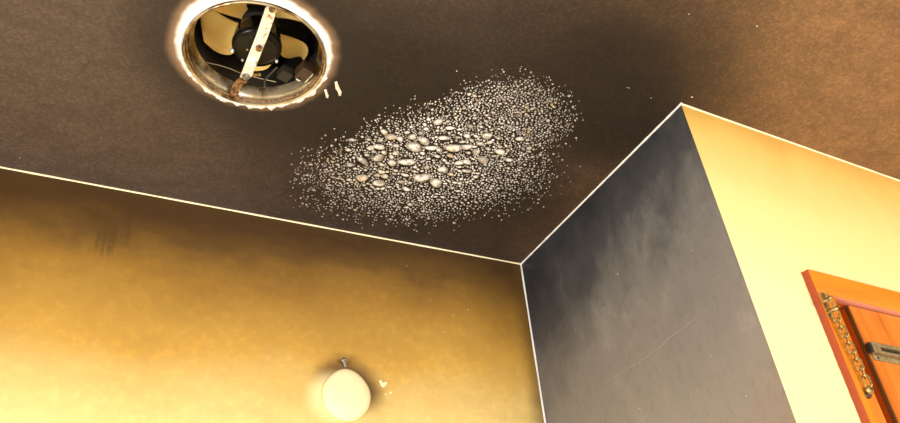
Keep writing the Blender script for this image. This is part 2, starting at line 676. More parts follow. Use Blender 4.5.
def window(name, fixed, axis, hole, label):
    h0, h1, z0, z1 = hole
    e = empty(name, (0, 0, 0))
    tag(e, label, kind='structure')

    def bar(nm, p, q, zz0, zz1):
        bm = bmesh.new()
        if axis == 'x':
            box(bm, (fixed - T / 2, (p + q) / 2, (zz0 + zz1) / 2), (0.06, q - p, zz1 - zz0), bevel=0.004)
        else:
            box(bm, ((p + q) / 2, fixed - T / 2, (zz0 + zz1) / 2), (q - p, 0.06, zz1 - zz0), bevel=0.004)
        obj(nm, bm, 'white', e)
    bar('frame_side', h0, h0 + 0.05, z0, z1)
    bar('frame_side', h1 - 0.05, h1, z0, z1)
    bar('frame_top', h0 + 0.05, h1 - 0.05, z1 - 0.05, z1)
    bar('frame_bottom', h0 + 0.05, h1 - 0.05, z0, z0 + 0.05)


HL = (-0.60, 0.64, 0.62, 1.74)
HR = (0.22, 1.98, 0.84, 1.96)
xy_wall('wall_left', XL, 'x', YR - T, PA.y + 0.02, HL, 'plain cream wall with a window beside the camera')
xy_wall('wall_rear', YR, 'y', XL, XR, HR, 'plain cream wall with a window behind the camera')
window('window_1', XL, 'x', HL, 'open white window frame in the wall beside the camera')
window('window_2', YR, 'y', HR, 'open white window frame in the wall behind the camera')
bm = bmesh.new()
box(bm, (XR + T / 2, (YR - T + PC.y + 0.1) / 2, CEIL / 2), (T, PC.y + 0.1 - YR + T, CEIL))
tag(obj('wall_right', bm, 'plain'), 'plain cream wall at the far side of the door', kind='structure')


# seams: slim beads of filler where wall and ceiling meet
def seam(name, pl, s0, s1, mat, w, label):
    bm = bmesh.new()
    nseg = 60
    rings = []
    for k in range(nseg + 1):
        s = s0 + (s1 - s0) * k / nseg
        ww = w * (1 + 0.22 * math.sin(k * 1.7) * rnd.random())
        rings.append([bm.verts.new(pl.P(s, n, z)) for n, z in
                      ((0.0002, CEIL - 0.0002), (0.0002, CEIL - ww), (ww * 0.32, CEIL - ww * 0.32), (ww, CEIL - 0.0002))])
    for a, b in zip(rings, rings[1:]):
        for i in range(4):
            bm.faces.new((a[i], a[(i + 1) % 4], b[(i + 1) % 4], b[i]))
    bm.faces.new(rings[0])
    bm.faces.new(rings[-1])
    tag(obj(name, bm, mat, None, True), label, kind='structure')


seam('trim_1', WB, s_left + 0.05, sB - 0.001, 'seam', 0.0027, 'pale yellow filler bead along the top of the golden wall')
seam('trim_2', WG, 0.001, sG + 0.004, 'seamw', 0.0029, 'white filler bead along the top of the grey wall')
seam('trim_3', WF, 0.0, s_right - 0.05, 'seam', 0.0027, 'pale yellow filler bead along the top of the cream wall')
bm = bmesh.new()
w = 0.0029
rings = []
for k in range(41):
    z = CEIL * k / 40
    ww = w * (1 + 0.2 * math.sin(k * 2.3))
    c = Vector((PB.x, PB.y, z))
    rings.append([bm.verts.new(p) for p in (c + (WG.n + WB.n) * 0.0002, c + WG.n * ww + WB.n * 0.0002,
                                            c + WG.n * ww * 0.4 + WB.n * ww * 0.4, c + WB.n * ww + WG.n * 0.0002)])
for a, b in zip(rings, rings[1:]):
    for i in range(4):
        bm.faces.new((a[i], a[(i + 1) % 4], b[(i + 1) % 4], b[i]))
tag(obj('trim_4', bm, 'seamw'), 'white filler bead down the inner corner between golden and grey wall', kind='structure')

# ------------------------------------------------------------------ extractor fan in the ceiling
fan = empty('extractor_fan', (FX, FY, CEIL))
tag(fan, 'burnt-out round extractor fan with amber blades in the sooty ceiling', 'fan')

# bell-mouth sleeve: open flange at the ceiling, narrower inside
bm = bmesh.new()
lathe(bm, [(0.1215, -0.0035), (0.1200, -0.0045), (0.1175, -0.0035), (0.1155, 0.004), (0.1145, 0.010), (0.1135, 0.0115), (0.1117, 0.016),
           (0.1075, 0.028), (0.1065, 0.032), (0.1085, 0.034), (0.1135, 0.030), (0.1190, 0.012), (0.1210, 0.002)], 96, closed=True)
sleeve = obj('sleeve', bm, 'sleeve', fan, True)
tag(sleeve, 'heat-stained metal sleeve')
# rolled rim inside the sleeve
bm = bmesh.new()
lathe(bm, [(0.1160 + 0.0018 * math.cos(a), 0.0035 + 0.0018 * math.sin(a)) for a in [k * math.pi / 4 for k in range(8)]], 96, closed=True)
obj('rim_bead', bm, 'rust', sleeve, True)
# dark cup above the sleeve
bm = bmesh.new()
lathe(bm, [(0.1085, 0.0335), (0.1155, 0.038), (0.1175, 0.080), (0.1175, 0.150), (0.04, 0.152), (0.002, 0.152)], 64)
obj('housing', bm, 'soot', fan, True)

# motor
bm = bmesh.new()
lathe(bm, [(0.0005, 0.0145), (0.012, 0.0147), (0.030, 0.0160), (0.0395, 0.0185), (0.0425, 0.022), (0.0435, 0.028), (0.0415, 0.033),
           (0.0410, 0.045), (0.0380, 0.062), (0.0300, 0.074), (0.018, 0.078), (0.0005, 0.078)], 56)
motor = obj('motor', bm, 'motor', fan, True)
bm = bmesh.new()
lathe(bm, [(0.0398 + 0.0011 * math.cos(a), 0.0180 + 0.0011 * math.sin(a)) for a in [k * math.pi / 3 for k in range(6)]], 56, closed=True)
obj('motor_rim', bm, 'motor', motor, True)


def screw(parent, x, y, z, r, mat='screw', name='screw'):
    bm = bmesh.new()
    lathe(bm, [(0.0002, z - r * 0.8), (r * 0.7, z - r * 0.7), (r, z - r * 0.25), (r, z + 0.002), (0.0002, z + 0.002)], 12, Matrix.Translation((x, y, 0)))
    return obj(name, bm, mat, parent, True)


for px, r in (((232, 51), 0.0042), ((247.5, 49.5), 0.0024), ((242.5, 60.5), 0.0025), ((276.5, 61.5), 0.0030)):
    p = on_ceiling(px, 0.016)
    screw(motor, p.x - FX, p.y - FY, 0.0165, r)
p = on_ceiling((248, 41), 0.018)
bm = bmesh.new()
box(bm, (p.x - FX, p.y - FY, 0.0185), (0.0095, 0.004, 0.004), bevel=0.0008)
obj('clip', bm, 'brass', motor)

# blades: broad rounded paddles on a hub above the motor
BZ = 0.082


def blade(ang, rad, half, name='blade'):
    bm = bmesh.new()
    nr, na = 22, 13
    grid = {}
    for side in (0, 1):
        for i in range(nr):
            t = i / (nr - 1)
            r = 0.026 + (rad - 0.026) * t
            wdt = half * (0.42 + 0.58 * math.sin(min(1.0, t * 1.25) * math.pi / 2)) * (1.0 if t < 0.72 else math.sqrt(max(0.0, 1 - ((t - 0.72) / 0.285) ** 2)))
            for j in range(na):
                q = -1 + 2 * j / (na - 1)
                a = ang + q * wdt + 0.25 * t
                zz = BZ + q * 0.011 * (0.5 + 0.5 * t) + 0.004 * (1 - q * q) * t + side * 0.0022
                grid[side, i, j] = bm.verts.new((r * math.cos(a), r * math.sin(a), zz))
    for side in (0, 1):
        for i in range(nr - 1):
            for j in range(na - 1):
                bm.faces.new([grid[side, i + a, j + b] for a, b in ((0, 0), (0, 1), (1, 1), (1, 0))])
    rim = [(0, j) for j in range(na)] + [(i, na - 1) for i in range(1, nr)] + [(nr - 1, j) for j in range(na - 2, -1, -1)] + [(i, 0) for i in range(nr - 2, 0, -1)]
    for k in range(len(rim)):
        a, b = rim[k], rim[(k + 1) % len(rim)]
        bm.faces.new((grid[0, a[0], a[1]], grid[0, b[0], b[1]], grid[1, b[0], b[1]], grid[1, a[0], a[1]]))
    bmesh.ops.remove_doubles(bm, verts=bm.verts[:], dist=1e-5)
    return obj(name, bm, 'blade', fan, True)


def pixel_angle(px):
    p = on_ceiling(px, BZ)
    return math.atan2(p.y - FY, p.x - FX)


for px, half in (((208, 34), 0.58), ((238, 4), 0.46), ((294, 12), 0.50), ((297, 53), 0.40), ((250, 92), 0.36)):
    blade(pixel_angle(px) - 0.2, 0.106, half)
bm = bmesh.new()
lathe(bm, [(0.0005, 0.074), (0.030, 0.074), (0.034, 0.078), (0.034, 0.092), (0.028, 0.098), (0.0005, 0.098)], 32)
obj('hub', bm, 'soot', fan, True)

# strap across the hole with its stud and bent foot
bm = bmesh.new()
pA = on_ceiling((272.5, 7), 0.010)
pB = on_ceiling((246.5, 75), 0.008)
pts = []
for px, dz in (((273, 5), 0.004), ((271, 10), 0.008), ((262, 36), 0.008), ((254, 56), 0.006), ((247, 74), 0.006), ((244, 78), 0.012)):
    p = on_ceiling(px, dz)
    pts.append(Vector((p.x - FX, p.y - FY, dz)))
half = 0.0095
prev = None
for i, p in enumerate(pts):
    t = (pts[min(i + 1, len(pts) - 1)] - pts[max(i - 1, 0)]).normalized()
    sd = t.cross(Vector((0, 0, 1))).normalized()
    up = sd.cross(t).normalized()
    hw = half * (0.8 if i in (0, len(pts) - 1) else 1.0)
    ring = [bm.verts.new(p + sd * a * hw + up * b * 0.0013) for a, b in ((-1, -1), (1, -1), (1, 1), (-1, 1))]
    if prev:
        for k in range(4):
            bm.faces.new((prev[k], prev[(k + 1) % 4], ring[(k + 1) % 4], ring[k]))
    else:
        bm.faces.new(ring)
    prev = ring
bm.faces.new(prev)
bmesh.ops.bevel(bm, geom=[e for e in bm.edges if e.calc_length() > 0.01], offset=0.0005, segments=1, affect='EDGES')
strap = obj('strap', bm, 'strap', fan)
tag(strap, 'scorched pale metal strap')


def stud(px0, z0, px1, z1, r, parent, mat='strap', name='stud'):
    a = on_ceiling(px0, z0)
    b = on_ceiling(px1, z1)
    o = Vector((FX, FY, CEIL))
    bm = bmesh.new()
    tube(bm, [a - o, (a + b) / 2 - o, b - o], r, 10)
    return obj(name, bm, mat, parent, True)


stud((251.5, 73), -0.018, (252.5, 62.5), 0.005, 0.0030, strap)
p = on_ceiling((252.5, 62), 0.004)
bm = bmesh.new()
hexring(bm, Vector((p.x - FX, p.y - FY, -0.0015)), Matrix.Identity(3), 0.0068, 0.006)
obj('nut', bm, 'strap', strap)
p = on_ceiling((259, 47), 0.006)
bm = bmesh.new()
hexring(bm, Vector((p.x - FX, p.y - FY, 0.000)), Matrix.Rotation(0.3, 3, 'Z'), 0.0062, 0.006)
obj('nut', bm, 'rust', strap)
p = on_ceiling((272, 9), 0.004)
bm = bmesh.new()
hexring(bm, Vector((p.x - FX, p.y - FY, 0.000)), Matrix.Rotation(0.1, 3, 'Z'), 0.0052, 0.006)
obj('nut', bm, 'rust', strap)
p = on_ceiling((246, 76), 0.004)
bm = bmesh.new()
lathe(bm, [(0.0002, -0.003), (0.005, -0.002), (0.0064, 0.002), (0.0064, 0.010), (0.0002, 0.010)], 14, Matrix.Translation((p.x - FX, p.y - FY, 0)))
obj('bolt_head', bm, 'nail', strap, True)

# bent foot of the strap down to the rim
bm = bmesh.new()
pts = []
for px, dz in (((245, 79), 0.012), ((240, 82), 0.010), ((236, 88), 0.006), ((234, 95), 0.002), ((235, 98), 0.004)):
    p = on_ceiling(px, dz)
    pts.append(Vector((p.x - FX, p.y - FY, dz)))
prev = None
for i, p in enumerate(pts):
    t = (pts[min(i + 1, len(pts) - 1)] - pts[max(i - 1, 0)]).normalized()
    sd = t.cross(Vector((0, 0, 1))).normalized()
    up = sd.cross(t)
    ring = [bm.verts.new(p + sd * a * 0.0075 + up * b * 0.0012) for a, b in ((-1, -1), (1, -1), (1, 1), (-1, 1))]
    if prev:
        for k in range(4):
            bm.faces.new((prev[k], prev[(k + 1) % 4], ring[(k + 1) % 4], ring[k]))
    else:
        bm.faces.new(ring)
    prev = ring
bm.faces.new(prev)
foot = obj('strap_foot', bm, 'rust', fan)
p = on_ceiling((236, 94), 0.0)
screw(foot, p.x - FX, p.y - FY, -0.001, 0.0048, 'rust')
bm = bmesh.new()
p = on_ceiling((257, 75), 0.012)
box(bm, (p.x - FX, p.y - FY, 0.013), (0.013, 0.006, 0.002), Matrix.Rotation(-0.5, 3, 'Z'))
obj('tab', bm, 'brass', fan)

# terminal box low in the sleeve
p = on_ceiling((304.5, 73), 0.020)
ang = math.atan2(p.y - FY, p.x - FX)
R3 = Matrix.Rotation(ang, 3, 'Z')
c = Vector((p.x - FX, p.y - FY, 0.024))
bm = bmesh.new()
box(bm, c, (0.024, 0.031, 0.022), R3, 0.0012)
tbox = obj('terminal_box', bm, 'box', fan)
bm = bmesh.new()
box(bm, c + R3 @ Vector((0.010, 0.000, -0.0116)), (0.0022, 0.027, 0.002), R3)
obj('box_edge', bm, 'screw', tbox)
p = on_ceiling((299, 79), 0.014)
bm = bmesh.new()
box(bm, (p.x - FX, p.y - FY, 0.015), (0.0085, 0.0090, 0.004), R3, 0.0006)
obj('tab', bm, 'tagm', tbox)
p = on_ceiling((285, 75), 0.030)
bm = bmesh.new()
box(bm, (p.x - FX, p.y - FY, 0.034), (0.022, 0.024, 0.018), R3, 0.0012)
obj('junction_block', bm, 'soot', fan)


def wire(pxs, r, mat, name='wire'):
    bm = bmesh.new()
    ctrl = []
    for px, dz in pxs:
        q = on_ceiling(px, dz)
        ctrl.append(Vector((q.x - FX, q.y - FY, dz)))
    pts = []
    for i in range(len(ctrl) - 1):
        p0, p1, p2, p3 = ctrl[max(i - 1, 0)], ctrl[i], ctrl[i + 1], ctrl[min(i + 2, len(ctrl) - 1)]
        for k in range(8):
            t = k / 8
            pts.append(0.5 * ((2 * p1) + (p2 - p0) * t + (2 * p0 - 5 * p1 + 4 * p2 - p3) * t * t + (3 * p1 - p0 - 3 * p2 + p3) * t ** 3))
    pts.append(ctrl[-1])
    tube(bm, pts, r, 7)
    obj(name, bm, mat, fan, True)


wire([((203, 62), 0.035), ((218, 65), 0.030), ((231, 69), 0.026)], 0.0008, 'wire')
wire([((231, 69), 0.026), ((243, 74), 0.024), ((258, 78), 0.024), ((276, 82), 0.026)], 0.0008, 'wire')
wire([((277, 67), 0.022), ((270, 74), 0.020), ((265, 80), 0.020), ((265, 88), 0.022)], 0.0017, 'cable')

# torn plaster rim round the hole: uneven lumps pressed against the ceiling
bm = bmesh.new()
seg = 200
sec = 8
rings = []
for k in range(seg):
    a = 2 * math.pi * k / seg
    low = 0.5 + 0.5 * math.cos(a - math.pi * 0.42)          # thicker toward the far side
    lump = 0.55 + 0.45 * math.sin(a * 23 + 2 * math.sin(a * 5)) * math.sin(a * 9 + 1) + 0.35 * (rnd.random() - 0.5)
    wd_ = 0.0020 + (0.0014 + 0.0075 * low) * max(0.08, lump)
    ht = 0.0020 + 0.0060 * low * max(0.1, lump)
    ring = []
    for j in range(sec):
        b = 2 * math.pi * j / sec
        rr = 0.1230 + wd_ * math.cos(b) * (1.0 if math.cos(b) > 0 else 0.25) + 0.0006
        ring.append(bm.verts.new((FX + rr * math.cos(a), FY + rr * math.sin(a), CEIL + 0.0004 - max(-0.0003, ht * math.sin(b)))))
    rings.append(ring)
for k in range(seg):
    A, B = rings[k], rings[(k + 1) % seg]
    for j in range(sec):
        bm.faces.new((A[j], A[(j + 1) % sec], B[(j + 1) % sec], B[j]))
tag(obj('plaster_rim', bm, 'plaster', ceiling), 'torn white plaster edge around the fan hole')


# ------------------------------------------------------------------ blisters
def dome_mesh(bm, c, ra, rb, h, rot, seg=8, rings=2, seed=0, soft=False):
    lay = bm.verts.layers.float.get('pale_top') or bm.verts.layers.float.new('pale_top')
    rg = random.Random(seed)
    ph = [rg.uniform(0, 6.28) for _ in range(3)]
    ox, oy = rg.uniform(-0.2, 0.2), rg.uniform(-0.2, 0.2)
    R = []
    for i in range(rings):
        f = 1.0 - i / rings
        zz = 0.0 if i == 0 else h * (math.sqrt(max(0, 1 - f * f)) * 0.95 if not soft else (1 - f * f) ** 1.3)
        row = []
        for k in range(seg):
            a = 2 * math.pi * k / seg
            wob = 1 + 0.13 * math.sin(2 * a + ph[0]) + 0.09 * math.sin(3 * a + ph[1]) + 0.06 * math.sin(5 * a + ph[2])
            lx, ly = ra * f * wob * math.cos(a), rb * f * wob * math.sin(a)
            lx += ox * ra * (1 - f)
            ly += oy * rb * (1 - f)
            row.append(bm.verts.new((c[0] + lx * math.cos(rot) - ly * math.sin(rot), c[1] + lx * math.sin(rot) + ly * math.cos(rot), c[2] - zz + (0.0002 if i == 0 else 0))))
        for v in row:
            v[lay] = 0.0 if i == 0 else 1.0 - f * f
        R.append(row)
    top = bm.verts.new((c[0] + (ox * ra) * math.cos(rot), c[1] + ox * ra * math.sin(rot), c[2] - h))
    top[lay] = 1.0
    for A, B in zip(R, R[1:]):
        for k in range(seg):
            bm.faces.new((A[k], B[k], B[(k + 1) % seg], A[(k + 1) % seg]))
    for k in range(seg):
        bm.faces.new((R[-1][k], top, R[-1][(k + 1) % seg]))


def density(px, py):
    """how thick the blisters stand at this spot, 0..1, and how large they grow"""
    def ell(cx, cy, a, b, deg):
        t = math.radians(deg)
        dx, dy = px - cx, py - cy
        u = (dx * math.cos(t) + dy * math.sin(t)) / a
        v = (-dx * math.sin(t) + dy * math.cos(t)) / b
        return math.hypot(u, v)
    d = min(ell(428, 172, 124, 47, -3), ell(500, 122, 72, 43, -10), ell(430, 152, 100, 46, -14))
    e = ell(432, 157, 108, 36, -8)
    return d, e


cand = []
big_px = [(414, 147, 8.5), (407, 162, 9.0), (422, 178, 9.0), (436, 183, 8.0), (454, 148, 9.5), (363, 161, 7.0), (378, 158, 6.5), (391, 137, 6.5), (424, 141, 7.0),
          (431, 148, 6.5), (466, 147, 6.5), (487, 136, 6.0), (483, 160, 6.5), (443, 170, 6.0), (444, 138, 6.0), (392, 163, 6.0), (362, 178, 7.0), (379, 183, 7.5),
          (379, 147, 6.0), (438, 122, 5.5), (384, 132, 5.0), (500, 152, 5.5), (467, 171, 5.0), (406, 189, 5.0), (450, 128, 5.0), (405, 175, 4.5), (476, 152, 5), (509, 160, 4.5), (520, 139, 5.0),
          (352, 140, 4.5), (371, 148, 4.8), (467, 162, 5), (459, 163, 4.6), (412, 137, 5), (400, 139, 4.6), (396, 153, 4.4), (350, 165, 4.2)]
for x_, y_, r_ in big_px:
    cand.append((x_, y_, r_ * 0.86))
tries = 0
grid = {}


def fits(px, py, r):
    gx, gy = int(px // 14), int(py // 14)
    for ix in range(gx - 1, gx + 2):
        for iy in range(gy - 1, gy + 2):
            for (qx, qy, qr) in grid.get((ix, iy), ()):
                if ((px - qx) ** 2 + ((py - qy) * 1.55) ** 2) < (1.0 * (r + qr)) ** 2:
                    return False
    return True


for q in cand:
    grid.setdefault((int(q[0] // 14), int(q[1] // 14)), []).append(q)
while tries < 60000 and len(cand) < 4800:
    tries += 1
    px, py = rnd.uniform(290, 590), rnd.uniform(62, 232)
    d, e = density(px, py)
    if d > 1.36:
        continue
    keep = 1.0 if d < 0.66 else max(0.0, 1 - (d - 0.62) / 0.74) ** 3.0
    if rnd.random() > keep:
        continue
    big = max(0.0, 1 - e)
    stage = tries / 60000
    r = rnd.choice((0.85, 0.95, 1.05, 1.15, 1.3, 1.5, 1.8))
    if d > 0.85:
        r *= 0.75
    if stage < 0.08:
        r += rnd.random() ** 1.4 * (1.0 + 2.8 * big)
    if not fits(px, py, r):
        continue
    q = (px, py, r)
    cand.append(q)
    grid.setdefault((int(px // 14), int(py // 14)), []).append(q)

blis = []
for px, py, r in cand:
    p = on_ceiling((px, py))
    w_ = (on_ceiling((px + 1, py)) - p).length * r
    blis.append((w_, p))
blis.sort(key=lambda b: -b[0])
protos = []
for k in range(10):
    bm = bmesh.new()
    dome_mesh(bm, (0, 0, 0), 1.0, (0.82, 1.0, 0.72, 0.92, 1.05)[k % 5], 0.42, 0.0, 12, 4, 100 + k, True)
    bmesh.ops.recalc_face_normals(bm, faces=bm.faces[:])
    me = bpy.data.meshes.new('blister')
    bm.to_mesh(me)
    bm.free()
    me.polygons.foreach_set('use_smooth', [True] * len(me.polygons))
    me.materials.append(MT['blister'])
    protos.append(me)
for k, (w_, p) in enumerate(blis[:300]):
    o = bpy.data.objects.new('blister', protos[k % 10])
    COL.objects.link(o)
    o.parent = ceiling
    o.location = p
    o.rotation_euler = (0, 0, rnd.uniform(-0.6, 0.6) + (math.pi if k % 2 else 0))
    o.scale = (w_ * 1.2, w_ * 0.95, w_)
bm = bmesh.new()
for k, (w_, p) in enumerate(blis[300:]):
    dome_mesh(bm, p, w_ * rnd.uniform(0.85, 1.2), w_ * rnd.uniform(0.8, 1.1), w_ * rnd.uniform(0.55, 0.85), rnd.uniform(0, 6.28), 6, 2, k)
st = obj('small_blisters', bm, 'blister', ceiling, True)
tag(st, 'small pale paint blisters crowding the sooty ceiling', kind='stuff')


# ------------------------------------------------------------------ chips and flecks
def sliver(parent, pts, th, up, mat, name):
    """flat irregular flake: polygon pts (world) with a thickness along up"""
    bm = bmesh.new()
    a = [bm.verts.new(p) for p in pts]
    c = sum((Vector(p) for p in pts), Vector()) / len(pts)
    b = [bm.verts.new(c + (Vector(p) - c) * 0.8 + up * th) for p in pts]
    n = len(pts)
    for i in range(n):
        bm.faces.new((a[i], a[(i + 1) % n], b[(i + 1) % n], b[i]))
    bm.faces.new(b)
    bm.faces.new(a)
    return obj(name, bm, mat, parent)


DN = Vector((0, 0, -1))
for poly in (((324.0, 90), (326.2, 89), (327.4, 92), (328.8, 96), (328.0, 98.5), (326.0, 97.5), (325.2, 94)),
             ((334.6, 82), (337, 81.2), (338.4, 85), (340, 89), (341.8, 92), (341, 95.6), (339.0, 96.3), (337.8, 92), (335.4, 88.5))):
    sliver(ceiling, [on_ceiling(p) for p in poly], 0.0012, DN, 'chip', 'plaster_chip')


def speck(parent, c, up, r, mat='flake', name='fleck'):
    a0 = rnd.random() * 6
    t1 = up.orthogonal().normalized()
    t2 = up.cross(t1)
    pts = [c + (t1 * math.cos(a0 + k * 1.257) + t2 * math.sin(a0 + k * 1.257)) * r * rnd.uniform(0.6, 1.2) for k in range(5)]
    sliver(parent, pts, r * 0.4, up, mat, name)


for px, r in (((692, 97), 1.4), ((757, 26), 1.1), ((689, 14), 0.9), ((629, 88), 0.7), ((627, 87.5), 0.5), ((651, 98), 0.6), ((538, 203), 1.0), ((457, 71), 1.0), ((429, 233), 0.8), ((20, 158), 0.7)):
    p = on_ceiling(px)
    speck(ceiling, p, DN, r * 0.0017)
for px, r in (((453, 315), 0.8), ((468, 310), 0.9), ((444, 332), 1.1), ((407, 266), 0.7), ((390, 245), 0.7), ((430, 300), 0.6), ((449, 338), 0.7)):
    s, z = WB.hit(px)
    speck(wall_back, WB.P(s, 0, z), WB.n, r * 0.0014)
for px, r in (((617, 274), 1.2), ((603, 309), 1.0), ((615, 315), 0.8), ((560, 380), 0.8), ((708, 355), 0.8), ((638, 408), 0.9), ((575, 330), 0.7), ((690, 250), 0.7), ((742, 395), 0.7), ((655, 220), 0.6)):
    speck(wall_side, on_grey(px), WG.n, r * 0.0014)
# chipped patch beside the pale disc
for poly in (((379, 380.5), (381, 380), (382.5, 383.5), (385, 382), (387.5, 382), (386.5, 385), (383.5, 387.5), (381, 386)),
             ((389, 392), (391, 391.5), (392, 393), (390, 394.2)), ((385, 393.5), (386.5, 393.5), (386.5, 395), (385.2, 395))):
    pts = []
    for p in poly:
        s, z = WB.hit(p)
        pts.append(WB.P(s, 0, z))
    sliver(wall_back, pts, 0.001, WB.n, 'disc', 'paint_chip')

# hairline crack across the grey wall
bm = bmesh.new()
ctrl = [(594, 388), (605, 382), (618, 373), (632, 365), (645, 356), (658, 347), (668, 337), (684, 325), (700, 311), (712, 302)]
fine = []
for a, b in zip(ctrl, ctrl[1:]):
    for k in range(5):
        t = k / 5
        fine.append((a[0] + (b[0] - a[0]) * t + rnd.uniform(-0.6, 0.6), a[1] + (b[1] - a[1]) * t + rnd.uniform(-0.6, 0.6)))
prev = None
for i, p in enumerate(fine):
    w2 = 0.00075 * (0.4 + rnd.random()) * (0.4 + math.sin(math.pi * i / len(fine)))
    ring = [bm.verts.new(on_grey(p, n, dz)) for n, dz in ((0, -w2), (0.0006, 0), (0, w2))]
    if prev:
        bm.faces.new((prev[0], prev[1], ring[1], ring[0]))
        bm.faces.new((prev[1], prev[2], ring[2], ring[1]))
    prev = ring
obj('hairline_crack', bm, simple('dusty_crack_edge', (0.30, 0.28, 0.255), 0.7), wall_side)

# ------------------------------------------------------------------ pale disc and screw on the golden wall
sc, zc = WB.hit((346, 396))
ctr = WB.P(sc, 0, zc)
mt = Matrix.Translation(ctr) @ Vector((0, 0, 1)).rotation_difference(WB.n).to_matrix().to_4x4()
bm = bmesh.new()
prof = [(0.0505, 0.0002), (0.0520, 0.0025), (0.0515, 0.0060), (0.0490, 0.0092), (0.0430, 0.0122), (0.0320, 0.0144), (0.018, 0.0156), (0.006, 0.0160), (0.0004, 0.0160)]
lathe(bm, prof, 64, Matrix.Identity(4))
bmesh.ops.transform(bm, matrix=mt, verts=bm.verts)
bm.verts.ensure_lookup_table()
for v in bm.verts:
    dz = v.co.z - zc
    v.co.z = zc + dz * 1.06
    t = min(1.0, max(0.0, (dz - 0.018) / 0.034))      # drawn up a little toward the screw
    v.co.x = ctr.x + (v.co.x - ctr.x) * (1 - 0.10 * t)
    v.co.z += 0.0025 * t * t
bm.faces.new([v for v in bm.verts[:64]])
for v in bm.verts:
    v.co -= ctr
disc = obj('wall_disc', bm, 'disc', None, True)
disc.location = ctr
tag(disc, 'pale cream round disc on the golden wall below a screw', 'disc')

ss, sz = WB.hit((345.2, 366.5))
base = WB.P(ss, 0, sz)
e = empty('wall_screw', base)
tag(e, 'small grey screw sticking out of the golden wall above the pale disc', 'screw')
rotm = Vector((0, 0, 1)).rotation_difference((WB.n * 0.8 - WB.u * 0.42 + Vector((0, 0, 0.30))).normalized()).to_matrix().to_4x4()
bm = bmesh.new()
prof = [(0.0022, -0.001)]
for k in range(9):
    prof += [(0.0022, 0.0010 + k * 0.0021), (0.0031, 0.0018 + k * 0.0021)]
prof += [(0.0022, 0.0204), (0.0004, 0.0204)]
lathe(bm, prof, 12, rotm)
obj('shank', bm, 'nail', e)
bm = bmesh.new()
lathe(bm, [(0.0022, 0.0200), (0.0046, 0.0218), (0.0048, 0.0234), (0.0036, 0.0246), (0.0004, 0.0250)], 16, rotm)
obj('screw_head', bm, 'nail', e, True)

# ------------------------------------------------------------------ door
door = empty('door_1', WF.P(S0, 0, 0))
tag(door, 'orange varnished wooden door in a plain wooden frame', kind='structure')
DO = WF.P(S0, 0, 0)


def dbox(name, s0, s1, n0, n1, z0, z1, mat, parent=door, bevel=0.001, label=None):
    bm = bmesh.new()
    wbox(bm, WF, s0, s1, n0, n1, z0, z1, DO, bevel)
    o = obj(name, bm, mat, parent, True)
    if label:
        o['label'] = label
    return o


CN = 0.016
# casing: the outer edge strip is darker red wood, the face is bright orange
cas = dbox('casing_side', S0 + 0.0006, S1, 0.0002, CN, 0, ZH - 0.0003, 'casing', bevel=0.0014)
cas2 = dbox('casing_head', S0 + 0.0006, 1.125, 0.0002, CN, ZH, ZT, 'head', bevel=0.0014)
dbox('casing_side', 1.072, 1.125, 0.0002, CN, 0, ZH - 0.0003, 'casing', bevel=0.0014)
# ragged painted outer edge of the casing
bm = bmesh.new()
rows = []
nseg = 150
for k in range(nseg + 1):
    z = 1.35 + (ZT - 1.35) * k / nseg
    jit = 0.0011 * rnd.random()
    rows.append([bm.verts.new(WF.P(s, n, z) - DO) for s, n in ((S0 + 0.0006, 0.0002), (S0 - 0.0006 - jit, 0.0002), (S0 - 0.0006, CN - 0.0026), (S0 + 0.0006, CN - 0.0020))])
for a, b in zip(rows, rows[1:]):
    for i in range(4):
        bm.faces.new((a[i], a[(i + 1) % 4], b[(i + 1) % 4], b[i]))
bm.faces.new(rows[0])
bm.faces.new(rows[-1])
o = obj('edge_strip', bm, 'redw', cas)
o['label'] = 'red-brown outer edge of the casing'
# lining in the wall opening
dbox('jamb', OP0 + 0.0005, S1 - 0.001, -0.075, -0.0002, 0, OPZ - 0.016, 'casing')
dbox('stop', S1 - 0.0008, LEAF0 + 0.020, -0.075, -0.0295, 0, OPZ - 0.016, 'casing')
dbox('head_lining', OP0 + 0.0005, OP1 - 0.0005, -0.075, -0.0002, ZH + 0.0005, OPZ - 0.0005, 'head')
dbox('jamb', OP1 - 0.030, OP1 - 0.0005, -0.075, -0.0002, 0, ZH, 'casing')
# underside of the head, with reflected skylight painted in as pink
o = dbox('head_underside', S1 - 0.002, 1.071, -0.001, CN - 0.0012, ZH - 0.0016, ZH - 0.0001, 'pink', cas2, 0.0003)
o['label'] = 'dull pink underside of the head casing'
# leaf
leaf = dbox('leaf', LEAF0, LEAF1, -0.029, LN, 0.008, ZH - 0.0035, 'leaf', bevel=0.0016)
dbox('leaf_edge', LEAF0 - 0.0012, LEAF0 + 0.0008, -0.0285, LN - 0.0095, 0.010, ZH - 0.0045, 'edge', leaf, 0.0004)
dbox('seal_strip', LEAF0 - 0.0016, LEAF0 + 0.0008, LN - 0.0093, LN - 0.0018, 0.010, ZH - 0.0045, 'streak', leaf, 0.0004)
# slide latch on the leaf
LZ = 2.0515
latch = dbox('latch', LEAF0 + 0.004, LEAF0 + 0.110, LN, LN + 0.0025, LZ - 0.0175, LZ + 0.0165, 'bolt', door, 0.0006, 'aged bronze slide latch')
